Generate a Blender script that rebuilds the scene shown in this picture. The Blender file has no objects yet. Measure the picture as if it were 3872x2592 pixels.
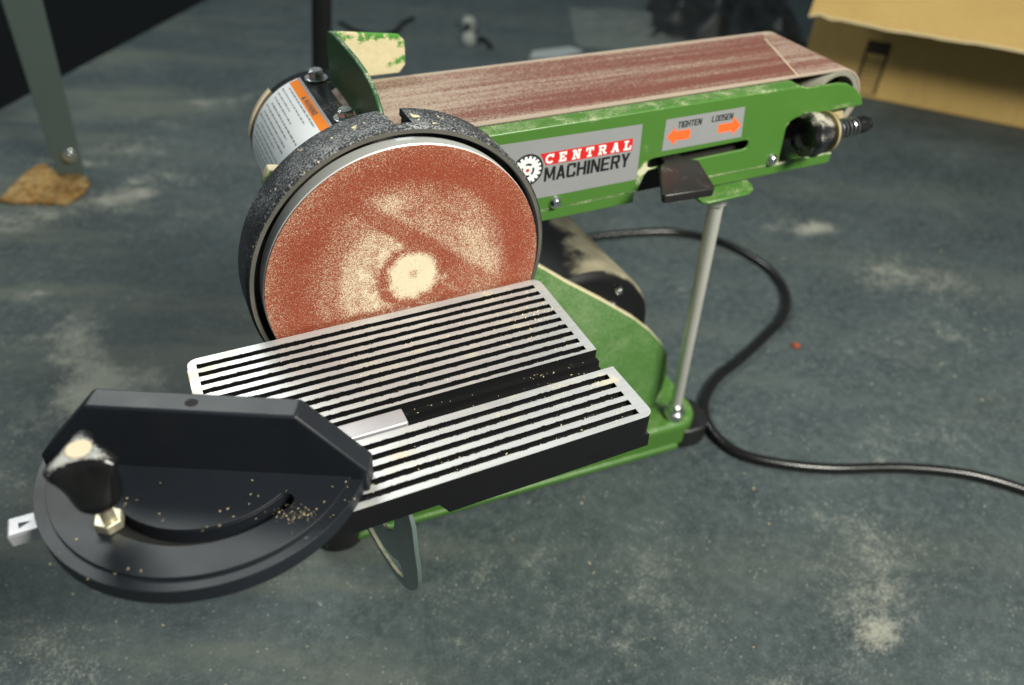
import bpy, bmesh, math, random
from math import sin, cos, pi, radians
from mathutils import Vector, Matrix
random.seed(7)
S = bpy.context.scene
COL = S.collection
BZ = 284.0                     # machine coordinates are millimetres from the disc centre; the bench top is 284 mm lower

# ------------------------------------------------------------------ camera
cam = bpy.data.cameras.new('camera'); camo = bpy.data.objects.new('camera', cam); COL.objects.link(camo)
yaw, pit, rol = 0.478994207, 0.685518797, 0.0597265385
fw = Vector((sin(yaw)*cos(pit), cos(yaw)*cos(pit), -sin(pit)))
rt = Vector((cos(yaw), -sin(yaw), 0)); up = rt.cross(fw)
r2 = rt*cos(rol) + up*sin(rol); u2 = -rt*sin(rol) + up*cos(rol)
M = Matrix((r2, u2, -fw)).transposed().to_4x4()
M.translation = Vector((-108.437, -332.32, 242.07+BZ))*0.001
camo.matrix_world = M
cam.sensor_width = 23.6; cam.lens = 18.0; cam.clip_start = 0.01; cam.clip_end = 50
cam.dof.use_dof = True; cam.dof.focus_distance = 0.395; cam.dof.aperture_fstop = 4.0
S.camera = camo

# ------------------------------------------------------------------ world, lamps, exposure
W = bpy.data.worlds.new('World'); S.world = W; W.use_nodes = True
W.node_tree.nodes['Background'].inputs[0].default_value = (0.74, 0.90, 0.98, 1)
W.node_tree.nodes['Background'].inputs[1].default_value = 0.10

def area(name, loc, target, sx, sy, power, color):
    l = bpy.data.lights.new(name, 'AREA'); l.shape = 'RECTANGLE'; l.size = sx; l.size_y = sy
    l.energy = power; l.color = color
    o = bpy.data.objects.new(name, l); COL.objects.link(o); o.location = loc
    o.rotation_euler = (Vector(target)-Vector(loc)).to_track_quat('-Z', 'Y').to_euler()
    return o
area('shop_lamp', (0.48, -0.80, 1.12), (0.15, 0.10, 0.22), 0.45, 0.25, 22.0, (1.0, 0.98, 0.87))
area('ceiling_lamp', (-0.20, 1.25, 1.55), (0.05, 0.25, 0.2), 0.95, 0.35, 12.5, (0.95, 1.0, 0.95))
S.view_settings.view_transform = 'Standard'; S.view_settings.look = 'None'
S.view_settings.exposure = 0.48; S.view_settings.gamma = 1.0
S.cycles.max_bounces = 6

# ------------------------------------------------------------------ material helpers
class NT:
    def __init__(s, name):
        s.m = bpy.data.materials.new(name); s.m.use_nodes = True
        s.t = s.m.node_tree; s.b = s.t.nodes['Principled BSDF']; s._p = None
    def n(s, ty, **k):
        x = s.t.nodes.new(ty)
        for a, v in k.items(): setattr(x, a, v)
        return x
    def lk(s, a, b): s.t.links.new(a, b)
    def inp(s, sock, v):
        if isinstance(v, bpy.types.NodeSocket): s.lk(v, sock)
        else: sock.default_value = v
    @property
    def pos(s):
        if s._p is None: s._p = s.n('ShaderNodeNewGeometry')
        return s._p.outputs['Position']
    @property
    def nrm(s):
        s.pos; return s._p.outputs['Normal']
    def sep(s, v):
        x = s.n('ShaderNodeSeparateXYZ'); s.lk(v, x.inputs[0]); return x.outputs
    def math(s, op, a, b=0.0, c=None, clamp=False):
        x = s.n('ShaderNodeMath', operation=op); x.use_clamp = clamp
        s.inp(x.inputs[0], a); s.inp(x.inputs[1], b)
        if c is not None: s.inp(x.inputs[2], c)
        return x.outputs[0]
    def noise(s, scale, detail=3, rough=0.55, vec=None, stretch=None, off=None):
        x = s.n('ShaderNodeTexNoise'); x.inputs['Scale'].default_value = scale
        x.inputs['Detail'].default_value = detail; x.inputs['Roughness'].default_value = rough
        v = vec or s.pos
        if stretch or off:
            mp = s.n('ShaderNodeMapping'); s.lk(v, mp.inputs[0]); v = mp.outputs[0]
            if stretch: mp.inputs['Scale'].default_value = stretch
            if off: mp.inputs['Location'].default_value = off
        s.lk(v, x.inputs['Vector']); return x.outputs['Fac']
    def voro(s, scale, feature='F1', out='Distance'):
        x = s.n('ShaderNodeTexVoronoi', feature=feature); x.inputs['Scale'].default_value = scale
        s.lk(s.pos, x.inputs['Vector']); return x.outputs[out]
    def step(s, v, lo, hi, a=0.0, b=1.0):
        x = s.n('ShaderNodeMapRange', interpolation_type='SMOOTHSTEP'); s.inp(x.inputs[0], v)
        for i, q in enumerate((lo, hi, a, b)): x.inputs[i+1].default_value = q
        return x.outputs[0]
    def mix(s, f, a, b):
        x = s.n('ShaderNodeMix', data_type='RGBA'); s.inp(x.inputs[0], f)
        for i, q in ((6, a), (7, b)): s.inp(x.inputs[i], (*q, 1) if isinstance(q, tuple) and len(q) == 3 else q)
        return x.outputs[2]
    def bump(s, h, strength=0.3, dist=0.0005):
        x = s.n('ShaderNodeBump'); x.inputs['Strength'].default_value = strength
        x.inputs['Distance'].default_value = dist; s.lk(h, x.inputs['Height']); s.lk(x.outputs[0], s.b.inputs['Normal'])
    def upm(s, lo=0.2, hi=0.9):
        return s.step(s.sep(s.nrm)[2], lo, hi)
    def out(s, col=None, rough=None, metal=None, spec=None, coat=None):
        if col is not None: s.inp(s.b.inputs['Base Color'], (*col, 1) if isinstance(col, tuple) and len(col) == 3 else col)
        if rough is not None: s.inp(s.b.inputs['Roughness'], rough)
        if metal is not None: s.inp(s.b.inputs['Metallic'], metal)
        if spec is not None: s.b.inputs['Specular IOR Level'].default_value = spec
        if coat is not None: s.b.inputs['Coat Weight'].default_value = coat
        return s.m
DUST = (0.66, 0.56, 0.36)
PALE = (0.62, 0.60, 0.50)

def dusty(name, base, rough, cover=0.35, grain=900, patch=45, lo=0.15, hi=0.9, dcol=DUST, metal=0.0, side=0.06, base2=None, spec=None):
    """painted part under settled sawdust: thick on faces that look up, a trace elsewhere"""
    t = NT(name)
    u = t.upm(lo, hi)
    big = t.noise(patch, 4, 0.6); fine = t.noise(grain, 2, 0.6)
    dens = t.math('ADD', t.math('MULTIPLY', u, cover), side)
    v = t.math('ADD', t.math('MULTIPLY', big, 0.55), t.math('MULTIPLY', fine, 0.55))
    f = t.step(t.math('ADD', v, dens), 0.70, 0.95)
    b = t.mix(t.noise(25, 3), base, base2 or tuple(c*0.8 for c in base))
    c = t.mix(f, b, dcol)
    r = t.math('ADD', t.math('MULTIPLY', f, 0.9-rough), t.math('ADD', rough-0.05, t.math('MULTIPLY', t.noise(60, 3), 0.12)))
    t.bump(t.math('ADD', fine, t.math('MULTIPLY', t.noise(1400, 2), 0.5)), 0.12, 0.0004)
    return t.out(c, r, metal, spec)

def plain(name, col, rough=0.5, metal=0.0, var=0.12, nscale=60, bump=0.0, bscale=600, spec=None):
    t = NT(name)
    c = t.mix(t.noise(nscale, 4), tuple(max(0, x*(1-var)) for x in col), tuple(min(1, x*(1+var)) for x in col))
    r = t.math('ADD', rough-0.08, t.math('MULTIPLY', t.noise(nscale*2.3, 3), 0.16))
    if bump: t.bump(t.noise(bscale, 3), bump, 0.0004)
    return t.out(c, r, metal, spec)

GREEN = dusty('green_paint', (0.056, 0.152, 0.023), 0.38, cover=0.17, side=-0.02, base2=(0.066, 0.172, 0.029), patch=70, dcol=(0.50, 0.56, 0.34))
GREEN_D = dusty('green_paint_dusted', (0.056, 0.160, 0.030), 0.5, cover=0.30, side=0.055, grain=700, patch=40, dcol=(0.42, 0.50, 0.30))
def plate_mat():
    t = NT('green_plate_dusted')
    u = t.upm(0.15, 0.45); fine = t.noise(750, 3, 0.7); big = t.noise(45, 4, 0.6); z = t.sep(t.pos)[2]
    f = t.step(t.math('ADD', t.math('MULTIPLY', fine, 0.75), t.math('ADD', t.math('MULTIPLY', big, 0.35), t.math('MULTIPLY', t.step(z, 0.07, 0.21), 0.12))), 0.50, 0.80)
    c = t.mix(t.math('MULTIPLY', f, 0.72), (0.066, 0.180, 0.034), (0.26, 0.36, 0.185))
    c = t.mix(t.math('MULTIPLY', u, t.step(t.math('ADD', fine, big), 0.62, 0.92)), c, (0.66, 0.58, 0.38))
    t.bump(fine, 0.15, 0.0004)
    return t.out(c, 0.6)
PLATE = plate_mat()
GREEN_SHADED = dusty('green_paint_shaded_stop', (0.030, 0.105, 0.032), 0.42, cover=0.20, side=-0.01, patch=90, dcol=(0.45, 0.46, 0.32))  # machine green made darker: shade on the stop's left face put into the colour
BLACK = dusty('black_paint_dusted', (0.006, 0.006, 0.007), 0.5, spec=0.3, cover=0.11, side=-0.05, grain=1100, patch=60, dcol=(0.40, 0.40, 0.36))
BLACK_GL = dusty('black_gloss_enamel', (0.006, 0.006, 0.007), 0.22, cover=0.16, side=-0.04, patch=40, dcol=(0.45, 0.40, 0.28))
def motor_mat():
    t = NT('motor_enamel_dust_lit_side')
    nx, ny, nz = t.sep(t.nrm); x, y, z = t.sep(t.pos)
    d = t.math('ADD', t.math('MULTIPLY', nx, 0.72), t.math('MULTIPLY', nz, 0.69))  # sawdust kept to the upper right; this also paints in the lit side
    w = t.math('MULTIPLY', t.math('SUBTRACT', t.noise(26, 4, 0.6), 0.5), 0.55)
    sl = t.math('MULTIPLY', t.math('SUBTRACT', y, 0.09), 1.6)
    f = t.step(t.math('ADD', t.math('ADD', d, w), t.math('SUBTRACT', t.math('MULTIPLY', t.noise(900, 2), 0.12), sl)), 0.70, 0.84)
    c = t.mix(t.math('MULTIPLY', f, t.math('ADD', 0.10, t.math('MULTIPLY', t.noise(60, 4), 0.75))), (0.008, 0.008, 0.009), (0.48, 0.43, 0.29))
    return t.out(c, t.math('ADD', 0.5, t.math('MULTIPLY', f, 0.4)), spec=0.15)
MOTOR = motor_mat()
PLASTIC = dusty('black_plastic', (0.0075, 0.0095, 0.0135), 0.45, cover=0.03, side=-0.02, grain=700, patch=60, base2=(0.012, 0.0145, 0.020), dcol=(0.30, 0.31, 0.34))
RUBBER = plain('black_rubber', (0.012, 0.012, 0.012), 0.42, var=0.3, nscale=90, bump=0.1)
DARK = plain('dark_inside', (0.006, 0.006, 0.006), 0.8)
CHROME = plain('zinc_plated_steel', (0.72, 0.74, 0.72), 0.24, 1.0)
STEEL = plain('bright_steel', (0.66, 0.67, 0.68), 0.30, 1.0)
ROD = dusty('rod_steel_dusted', (0.72, 0.71, 0.64), 0.3, cover=0.2, side=0.06, patch=60, metal=0.5, dcol=(0.50, 0.48, 0.38))
BRASS = plain('tan_washer', (0.42, 0.34, 0.17), 0.45, 0.3)
YZINC = plain('yellow_zinc', (0.50, 0.46, 0.34), 0.42, 0.7)
CREAM = plain('cream_cap', (0.62, 0.52, 0.36), 0.55)
LBL_GREY = plain('label_silver_grey', (0.25, 0.255, 0.26), 0.42, 0.0, var=0.05)
LBL_WHITE = plain('label_white', (0.82, 0.84, 0.86), 0.4, 0.0, var=0.03)
LBL_ORANGE = plain('label_orange', (0.95, 0.24, 0.004), 0.6, var=0.03, spec=0.15)
ARROW = plain('arrow_orange', (0.90, 0.13, 0.025), 0.4, var=0.03)
RED = plain('label_red', (0.58, 0.018, 0.018), 0.4, var=0.03)
INK = plain('black_ink', (0.008, 0.008, 0.009), 0.5)
INKGREY = plain('grey_ink', (0.22, 0.23, 0.22), 0.5)
WHITE = plain('white_ink', (0.80, 0.80, 0.77), 0.5, var=0.02)

def arm_mat():
    t = NT('green_arm_paint')
    x, y, z = t.sep(t.pos); u = t.upm(0.2, 0.9); fine = t.noise(800, 3, 0.65); big = t.noise(55, 5, 0.65)
    base = t.mix(t.noise(30, 3), (0.056, 0.152, 0.023), (0.066, 0.172, 0.029))
    tot = t.math('MULTIPLY', u, 0.07)
    seam = t.math('MULTIPLY', t.step(t.math('ABSOLUTE', t.math('SUBTRACT', z, 0.2773)), 0.0022, 0.0004), 0.26)
    rim = t.math('MULTIPLY', t.step(z, 0.329, 0.3335), 0.12)
    tot = t.math('ADD', t.math('ADD', tot, seam), rim)
    for cx, cz, rx, rz, k in ((178, 3, 5, 12, .30), (181, 12, 4, 5, .30), (179, 25, 5, 8, .22), (182, 8, 12, 3, .28), (300, -5, 8, 6, .30), (299, 24, 8, 4, .26), (345, 30, 20, 4, .20), (262, 18, 6, 4, .16), (62, 40, 5, 14, .22)):
        dx = t.math('MULTIPLY', t.math('SUBTRACT', x, cx*.001), 1000/rx); dz = t.math('MULTIPLY', t.math('SUBTRACT', z, (cz+BZ)*.001), 1000/rz)
        tot = t.math('ADD', tot, t.math('MULTIPLY', t.step(t.math('SQRT', t.math('ADD', t.math('MULTIPLY', dx, dx), t.math('MULTIPLY', dz, dz))), 1.3, 0.1), k))
    v = t.math('ADD', t.math('MULTIPLY', big, 0.6), t.math('MULTIPLY', fine, 0.5))
    f = t.step(t.math('ADD', v, tot), 0.72, 0.98)
    c = t.mix(t.math('MULTIPLY', f, 0.85), base, (0.62, 0.60, 0.42))
    t.bump(fine, 0.08, 0.0003)
    return t.out(c, t.math('ADD', 0.34, t.math('MULTIPLY', f, 0.5)))
ARM = arm_mat()

def dust_face(name):
    t = NT(name)                                            # inner face of the work stop, caked with sawdust, paint showing through in patches
    x, y, z = t.sep(t.pos)
    edge = t.step(z, 0.284+0.068, 0.284+0.080)
    right = t.step(x, 0.036, 0.056)
    lack = t.math('ADD', t.math('MULTIPLY', edge, 0.22), t.math('MULTIPLY', right, 0.20))
    v = t.math('ADD', t.noise(110, 5, 0.65), t.math('MULTIPLY', t.noise(900, 2), 0.12))
    f = t.step(t.math('SUBTRACT', v, lack), 0.30, 0.40)
    c = t.mix(f, (0.05, 0.22, 0.02), t.mix(t.noise(300, 3), (0.50, 0.43, 0.25), (0.64, 0.56, 0.36)))
    t.bump(t.noise(500, 4), 0.3, 0.0008)
    return t.out(c, 0.75)
CAKED = dust_face('caked_sawdust_on_green')

def aluminium():
    t = NT('brushed_aluminium')
    st = t.noise(420, 4, 0.7, stretch=(0.06, 1, 1)); blot = t.noise(30, 4)
    c = t.mix(st, (0.42, 0.43, 0.44), (0.74, 0.755, 0.765))
    d = t.step(t.math('ADD', t.noise(38, 4, 0.65), t.math('MULTIPLY', t.noise(1500, 2), 0.22)), 0.66, 0.82)
    c = t.mix(t.math('MULTIPLY', d, 0.75), c, (0.56, 0.50, 0.33))
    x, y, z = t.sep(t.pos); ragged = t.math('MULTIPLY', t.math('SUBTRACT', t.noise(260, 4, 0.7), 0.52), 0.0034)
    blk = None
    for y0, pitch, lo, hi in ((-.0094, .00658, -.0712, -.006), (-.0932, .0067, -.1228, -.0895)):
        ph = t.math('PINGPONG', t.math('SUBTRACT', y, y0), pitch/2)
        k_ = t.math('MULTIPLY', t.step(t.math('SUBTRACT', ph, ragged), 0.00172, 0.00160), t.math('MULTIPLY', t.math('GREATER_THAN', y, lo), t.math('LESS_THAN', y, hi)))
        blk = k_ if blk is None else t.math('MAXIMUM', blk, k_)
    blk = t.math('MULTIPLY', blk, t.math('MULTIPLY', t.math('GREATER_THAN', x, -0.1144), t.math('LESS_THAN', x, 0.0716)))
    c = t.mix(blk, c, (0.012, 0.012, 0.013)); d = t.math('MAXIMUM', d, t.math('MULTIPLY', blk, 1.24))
    t.bump(st, 0.08, 0.0003)
    return t.out(c, t.math('ADD', 0.30, t.math('MULTIPLY', blot, 0.25)), t.math('SUBTRACT', 0.45, t.math('MULTIPLY', d, 0.36)))
ALU = aluminium()
ALU_DISC = plain('turned_aluminium', (0.84, 0.86, 0.84), 0.36, 0.5, var=0.05)

def abrasive():
    t = NT('red_abrasive_paper')
    x, y, z0 = t.sep(t.pos); z = t.math('SUBTRACT', z0, BZ*0.001)
    wob = t.math('MULTIPLY', t.math('SUBTRACT', t.noise(90, 4), 0.5), 0.007)
    def dist(cx, cz):
        a = t.math('SUBTRACT', x, cx*0.001); b = t.math('SUBTRACT', z, cz*0.001)
        return t.math('ADD', t.math('SQRT', t.math('ADD', t.math('MULTIPLY', a, a), t.math('MULTIPLY', b, b))), wob)
    r = dist(1, 1)
    d = t.math('ADD', t.math('ADD', t.math('MULTIPLY', x, 0.652), t.math('MULTIPLY', z, 0.758)), t.math('MULTIPLY', wob, 0.4))
    above = t.step(d, 0.0225, 0.0275); below = t.step(d, 0.0178, 0.0128)
    ring_u = t.math('MULTIPLY', t.step(r, 0.0605, 0.0500), t.step(r, 0.018, 0.026))
    up_d = t.math('MULTIPLY', t.math('MULTIPLY', above, ring_u), t.math('ADD', t.math('SUBTRACT', 0.130, t.math('MULTIPLY', t.step(x, 0.025, 0.058), 0.06)), t.math('MULTIPLY', t.math('SUBTRACT', t.noise(70, 4), 0.5), 0.26)))
    near = t.math('MULTIPLY', t.math('MULTIPLY', above, t.step(d, 0.042, 0.030)), t.math('MULTIPLY', ring_u, 0.06))
    lowz = t.step(z, -0.0185, -0.0125)
    left = t.step(x, 0.006, -0.010)
    ring_l = t.math('MULTIPLY', t.math('MULTIPLY', t.step(r, 0.043, 0.036), t.step(r, 0.017, 0.021)), left)
    ring_l2 = t.math('MULTIPLY', t.math('MULTIPLY', t.step(r, 0.062, 0.048), t.step(r, 0.017, 0.021)), left)
    lo_d = t.math('MULTIPLY', t.math('MULTIPLY', below, lowz), t.math('ADD', t.math('MULTIPLY', ring_l, 0.14), t.math('MULTIPLY', ring_l2, 0.12)))
    hub = t.math('MULTIPLY', t.step(dist(2, 2), 0.0175, 0.0095), 0.62)
    hole = t.math('MULTIPLY', t.step(dist(2, 3), 0.0045, 0.0005), 0.30)
    rightd = t.math('MULTIPLY', t.math('MULTIPLY', below, t.step(r, 0.038, 0.026)), t.math('MULTIPLY', t.step(t.noise(170, 3), 0.46, 0.70), 0.22))
    edge = t.math('MULTIPLY', t.step(r, 0.064, 0.077), 0.13)
    tailf = t.math('MULTIPLY', t.math('MULTIPLY', t.step(x, 0.020, 0.050), t.step(r, 0.060, 0.052)), 0.10)
    haze = t.math('MULTIPLY', t.step(t.noise(22, 4), 0.35, 0.75), 0.12)
    th = t.math('ARCTAN2', z, x); cv_ = t.n('ShaderNodeCombineXYZ')
    t.inp(cv_.inputs[0], t.math('MULTIPLY', r, 190.0)); t.inp(cv_.inputs[1], t.math('MULTIPLY', th, 0.9))
    sw = t.n('ShaderNodeTexNoise'); sw.inputs['Scale'].default_value = 1.0; sw.inputs['Detail'].default_value = 3; t.lk(cv_.outputs[0], sw.inputs['Vector'])
    swirl = t.math('MULTIPLY', t.math('SUBTRACT', sw.outputs['Fac'], 0.5), t.math('MULTIPLY', t.step(r, 0.066, 0.054), 0.24))
    tot = t.math('ADD', up_d, swirl)
    inner = t.math('MULTIPLY', t.step(r, 0.061, 0.044), 0.085)
    for q in (near, lo_d, hub, rightd, edge, haze, tailf, inner): tot = t.math('ADD', tot, q)
    tot = t.math('ADD', t.math('SUBTRACT', tot, hole), 0.03)
    g = t.math('ADD', t.math('ADD', t.math('MULTIPLY', t.math('SUBTRACT', t.noise(2500, 1, 0.7), 0.5), 1.3), t.math('MULTIPLY', t.math('SUBTRACT', t.noise(1000, 2, 0.8), 0.5), 0.7)), 0.5)
    f = t.math('MULTIPLY', t.step(t.math('ADD', g, tot), 0.66, 1.16), 0.92)
    base = t.mix(t.noise(70, 4), (0.195, 0.025, 0.008), (0.265, 0.048, 0.018))
    base = t.mix(t.step(t.noise(1500, 1), 0.45, 0.75), base, (0.30, 0.080, 0.040))
    spark = t.step(t.voro(900), 0.16, 0.10)
    c = t.mix(t.math('MULTIPLY', spark, 0.7), base, (0.78, 0.55, 0.36))
    c = t.mix(f, c, t.mix(t.noise(800, 2), (0.66, 0.54, 0.34), (0.82, 0.75, 0.58)))
    t.bump(t.noise(1600, 2), 0.5, 0.0004)
    return t.out(c, 0.72, spec=0.35)
ABRASIVE = abrasive()

def belt_mat():
    t = NT('brown_belt_abrasive')
    x, y, z = t.sep(t.pos)
    streak = t.noise(110, 5, 0.6, stretch=(0.035, 1, 1)); streak2 = t.noise(45, 3, 0.6, stretch=(0.03, 1, 1), off=(3, 1, 0))
    fine = t.math('ADD', t.math('MULTIPLY', t.math('SUBTRACT', t.noise(900, 3, 0.7), 0.5), 1.25), 0.5)
    base = t.mix(t.noise(60, 4, stretch=(0.3, 1, 1)), (0.120, 0.036, 0.026), (0.175, 0.062, 0.046))
    edge = t.math('ADD', t.step(y, 0.068, 0.0645), t.step(y, 0.144, 0.1485))
    leftd = t.math('MULTIPLY', t.step(x, 0.17, 0.02), 0.20)
    rightd = t.math('MULTIPLY', t.step(t.math('SUBTRACT', x, t.math('MULTIPLY', y, 0.44)), 0.2795, 0.281), 0.16)
    dens = t.math('ADD', t.math('ADD', t.math('MULTIPLY', t.step(streak, 0.36, 0.70), 0.26), t.math('MULTIPLY', t.step(streak2, 0.36, 0.64), 0.18)), t.math('ADD', leftd, rightd))
    dens = t.math('ADD', dens, t.math('ADD', t.math('MULTIPLY', edge, 0.5), 0.04))
    f = t.step(t.math('ADD', fine, dens), 0.66, 1.10)
    c = t.mix(t.math('MULTIPLY', f, 0.62), base, (0.50, 0.44, 0.35))
    t.bump(fine, 0.3, 0.0004)
    return t.out(c, 0.75, spec=0.3)
BELT = belt_mat()

def guard_mat():
    t = NT('black_casting_dusted')
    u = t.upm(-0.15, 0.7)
    fine = t.noise(1000, 3, 0.65); big = t.noise(55, 4, 0.6)
    v = t.math('ADD', t.math('MULTIPLY', fine, 0.85), t.math('MULTIPLY', big, 0.35))
    f = t.step(t.math('ADD', v, t.math('MULTIPLY', u, 0.10)), 0.66, 0.86)
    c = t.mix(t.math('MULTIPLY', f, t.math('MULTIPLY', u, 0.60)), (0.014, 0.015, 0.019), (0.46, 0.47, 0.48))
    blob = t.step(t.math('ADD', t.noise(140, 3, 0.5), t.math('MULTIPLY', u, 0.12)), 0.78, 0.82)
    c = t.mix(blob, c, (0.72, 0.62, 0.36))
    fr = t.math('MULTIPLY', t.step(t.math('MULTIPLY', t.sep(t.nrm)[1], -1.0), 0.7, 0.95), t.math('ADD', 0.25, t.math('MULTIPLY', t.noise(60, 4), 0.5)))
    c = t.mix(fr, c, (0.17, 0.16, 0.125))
    t.bump(t.noise(700, 3), 0.35, 0.0005)
    return t.out(c, 0.6)
GUARD = guard_mat()

def bench_mat():
    t = NT('worn_dark_bench_top')
    x, y, z = t.sep(t.pos)
    u = t.math('SUBTRACT', t.math('MULTIPLY', x, 0.887), t.math('MULTIPLY', y, 0.461)); v = t.math('ADD', t.math('MULTIPLY', x, 0.461), t.math('MULTIPLY', y, 0.887))
    def wiped(scale, k, off):
        c = t.n('ShaderNodeCombineXYZ'); t.inp(c.inputs[0], t.math('MULTIPLY', u, k)); t.inp(c.inputs[1], v); c.inputs[2].default_value = off
        return t.noise(scale, 5, 0.62, vec=c.outputs[0])
    cloud = t.noise(8, 6, 0.68); mid = t.noise(34, 5, 0.7); sm = t.noise(110, 4, 0.7); g1 = t.noise(420, 2, 0.7); g2 = t.noise(1000, 2, 0.7)
    grain = t.math('ADD', t.math('MULTIPLY', t.math('SUBTRACT', g1, 0.5), 0.9), t.math('MULTIPLY', t.math('SUBTRACT', g2, 0.5), 0.9))
    base = t.mix(t.step(t.math('ADD', t.math('MULTIPLY', cloud, 0.6), t.math('MULTIPLY', mid, 0.4)), 0.32, 0.68), (0.023, 0.034, 0.038), (0.060, 0.079, 0.083))
    base = t.mix(t.step(t.math('ADD', sm, t.math('MULTIPLY', grain, 0.8)), 0.35, 0.75), base, (0.078, 0.098, 0.101))
    # wiped bands, strongest on the far left of the bench
    lft = t.step(x, 0.10, -0.08)
    w1 = t.step(wiped(11, 0.22, 1.0), 0.46, 0.66)
    base = t.mix(t.math('MULTIPLY', w1, t.math('ADD', 0.20, t.math('MULTIPLY', lft, 0.38))), base, (0.130, 0.142, 0.118))
    # settled powder: grains whose density follows drifts
    tot = t.math('MULTIPLY', t.step(cloud, 0.40, 0.72), 0.20)
    tot = t.math('ADD', tot, t.math('MULTIPLY', t.step(wiped(20, 0.3, 4.0), 0.50, 0.70), t.math('ADD', 0.07, t.math('MULTIPLY', lft, 0.16))))
    for cx, cy, rx, ry, k in ((-222, 380, 34, 95, .34), (-190, 330, 60, 40, .26), (-230, 300, 80, 45, .24), (-260, 480, 60, 100, .14), (-150, 470, 40, 30, .16),
                              (-150, 850, 70, 60, .30), (-225, 690, 110, 45, .30), (-150, 720, 50, 60, .20), (-110, 760, 40, 70, .16), (-60, 620, 120, 40, .16), (-20, 980, 200, 60, .14),
                              (668, 302, 44, 22, .34), (650, 325, 60, 40, .20), (690, 180, 90, 60, .26), (740, 130, 60, 50, .18), (600, 60, 120, 60, .14), (560, 500, 90, 50, .14), (330, 300, 60, 20, .16), (420, 250, 30, 20, .18),
                              (292, -178, 24, 16, .30), (310, -160, 60, 30, .18), (350, -120, 110, 50, .18), (200, -185, 90, 34, .20), (120, -90, 70, 60, .15), (60, 0, 60, 40, .14), (480, -40, 80, 40, .16)):
        dx = t.math('MULTIPLY', t.math('SUBTRACT', x, cx*.001), 1000/rx); dy = t.math('MULTIPLY', t.math('SUBTRACT', y, cy*.001), 1000/ry)
        tot = t.math('ADD', tot, t.math('MULTIPLY', t.step(t.math('SQRT', t.math('ADD', t.math('MULTIPLY', dx, dx), t.math('MULTIPLY', dy, dy))), 1.35, 0.1), k))
    dn = t.math('ADD', t.math('MULTIPLY', mid, 0.55), t.math('ADD', t.math('MULTIPLY', sm, 0.45), t.math('MULTIPLY', grain, 0.75)))
    # a hand-wiped clean arc through the drift on the left
    ddx = t.math('SUBTRACT', x, -0.150); ddy = t.math('SUBTRACT', y, 0.372)
    wipe = t.step(t.math('SQRT', t.math('ADD', t.math('MULTIPLY', ddx, ddx), t.math('MULTIPLY', t.math('MULTIPLY', ddy, ddy), 1.6))), 0.042, 0.050)
    f = t.math('MULTIPLY', t.step(t.math('ADD', dn, tot), 0.72, 1.16), t.math('ADD', 0.25, t.math('MULTIPLY', wipe, 0.75)))
    c = t.mix(t.math('MULTIPLY', f, 0.70), base, (0.40, 0.395, 0.33))
    speck = t.math('MULTIPLY', t.step(t.voro(190), 0.17, 0.05), t.step(t.noise(30, 3), 0.44, 0.58))
    c = t.mix(t.math('MULTIPLY', speck, 0.75), c, (0.42, 0.41, 0.35))
    t.bump(t.math('ADD', sm, grain), 0.18, 0.0008)
    return t.out(c, t.math('ADD', 0.50, t.math('MULTIPLY', sm, 0.3)), spec=0.3)
BENCH = bench_mat()

def card_mat():
    t = NT('brown_cardboard')
    c = t.mix(t.noise(14, 5), (0.46, 0.31, 0.105), (0.57, 0.385, 0.145))
    c = t.mix(t.math('MULTIPLY', t.step(t.noise(260, 3, stretch=(1, 1, 0.08)), 0.4, 0.7), 0.25), c, (0.34, 0.22, 0.08))
    return t.out(c, 0.8, spec=0.2)
CARD = card_mat()
CARD_EDGE = plain('torn_card_edge', (0.56, 0.46, 0.26), 0.85)
def cork_mat():
    t = NT('cork_granules')
    c = t.mix(t.step(t.voro(120), 0.2, 0.75), (0.36, 0.20, 0.055), (0.17, 0.085, 0.018))
    c = t.mix(t.step(t.noise(70, 5, 0.7), 0.46, 0.70), c, (0.40, 0.30, 0.13))
    c = t.mix(t.step(t.noise(240, 3, 0.7), 0.60, 0.72), c, (0.12, 0.055, 0.015))
    t.bump(t.noise(180, 4), 0.9, 0.002)
    return t.out(c, 0.9)
CORK = cork_mat()
POST = plain('grey_green_paint', (0.082, 0.110, 0.100), 0.5, var=0.06, nscale=30)
CORD = plain('black_cord_jacket', (0.007, 0.007, 0.007), 0.27, var=0.3)
TUBE = plain('black_tube', (0.010, 0.011, 0.010), 0.3)
BIN = plain('black_film', (0.006, 0.008, 0.008), 0.5, nscale=20)
WHITEP = plain('white_plastic', (0.24, 0.26, 0.245), 0.5)
GREYP = plain('pale_grey_strip', (0.30, 0.33, 0.33), 0.5)
CHIP = plain('wood_chips', (0.66, 0.54, 0.32), 0.8, var=0.25, nscale=300)
RUST = plain('rusty_crumb', (0.28, 0.06, 0.02), 0.8)
FLOOR = plain('dark_floor', (0.010, 0.010, 0.009), 0.8, nscale=6)
def film():
    t = NT('clear_film'); t.b.inputs['Transmission Weight'].default_value = 0.0
    t.b.inputs['Alpha'].default_value = 0.30
    return t.out(t.mix(t.noise(30, 4), (0.22, 0.26, 0.24), (0.40, 0.43, 0.40)), 0.25)
FILM = film()

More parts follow.
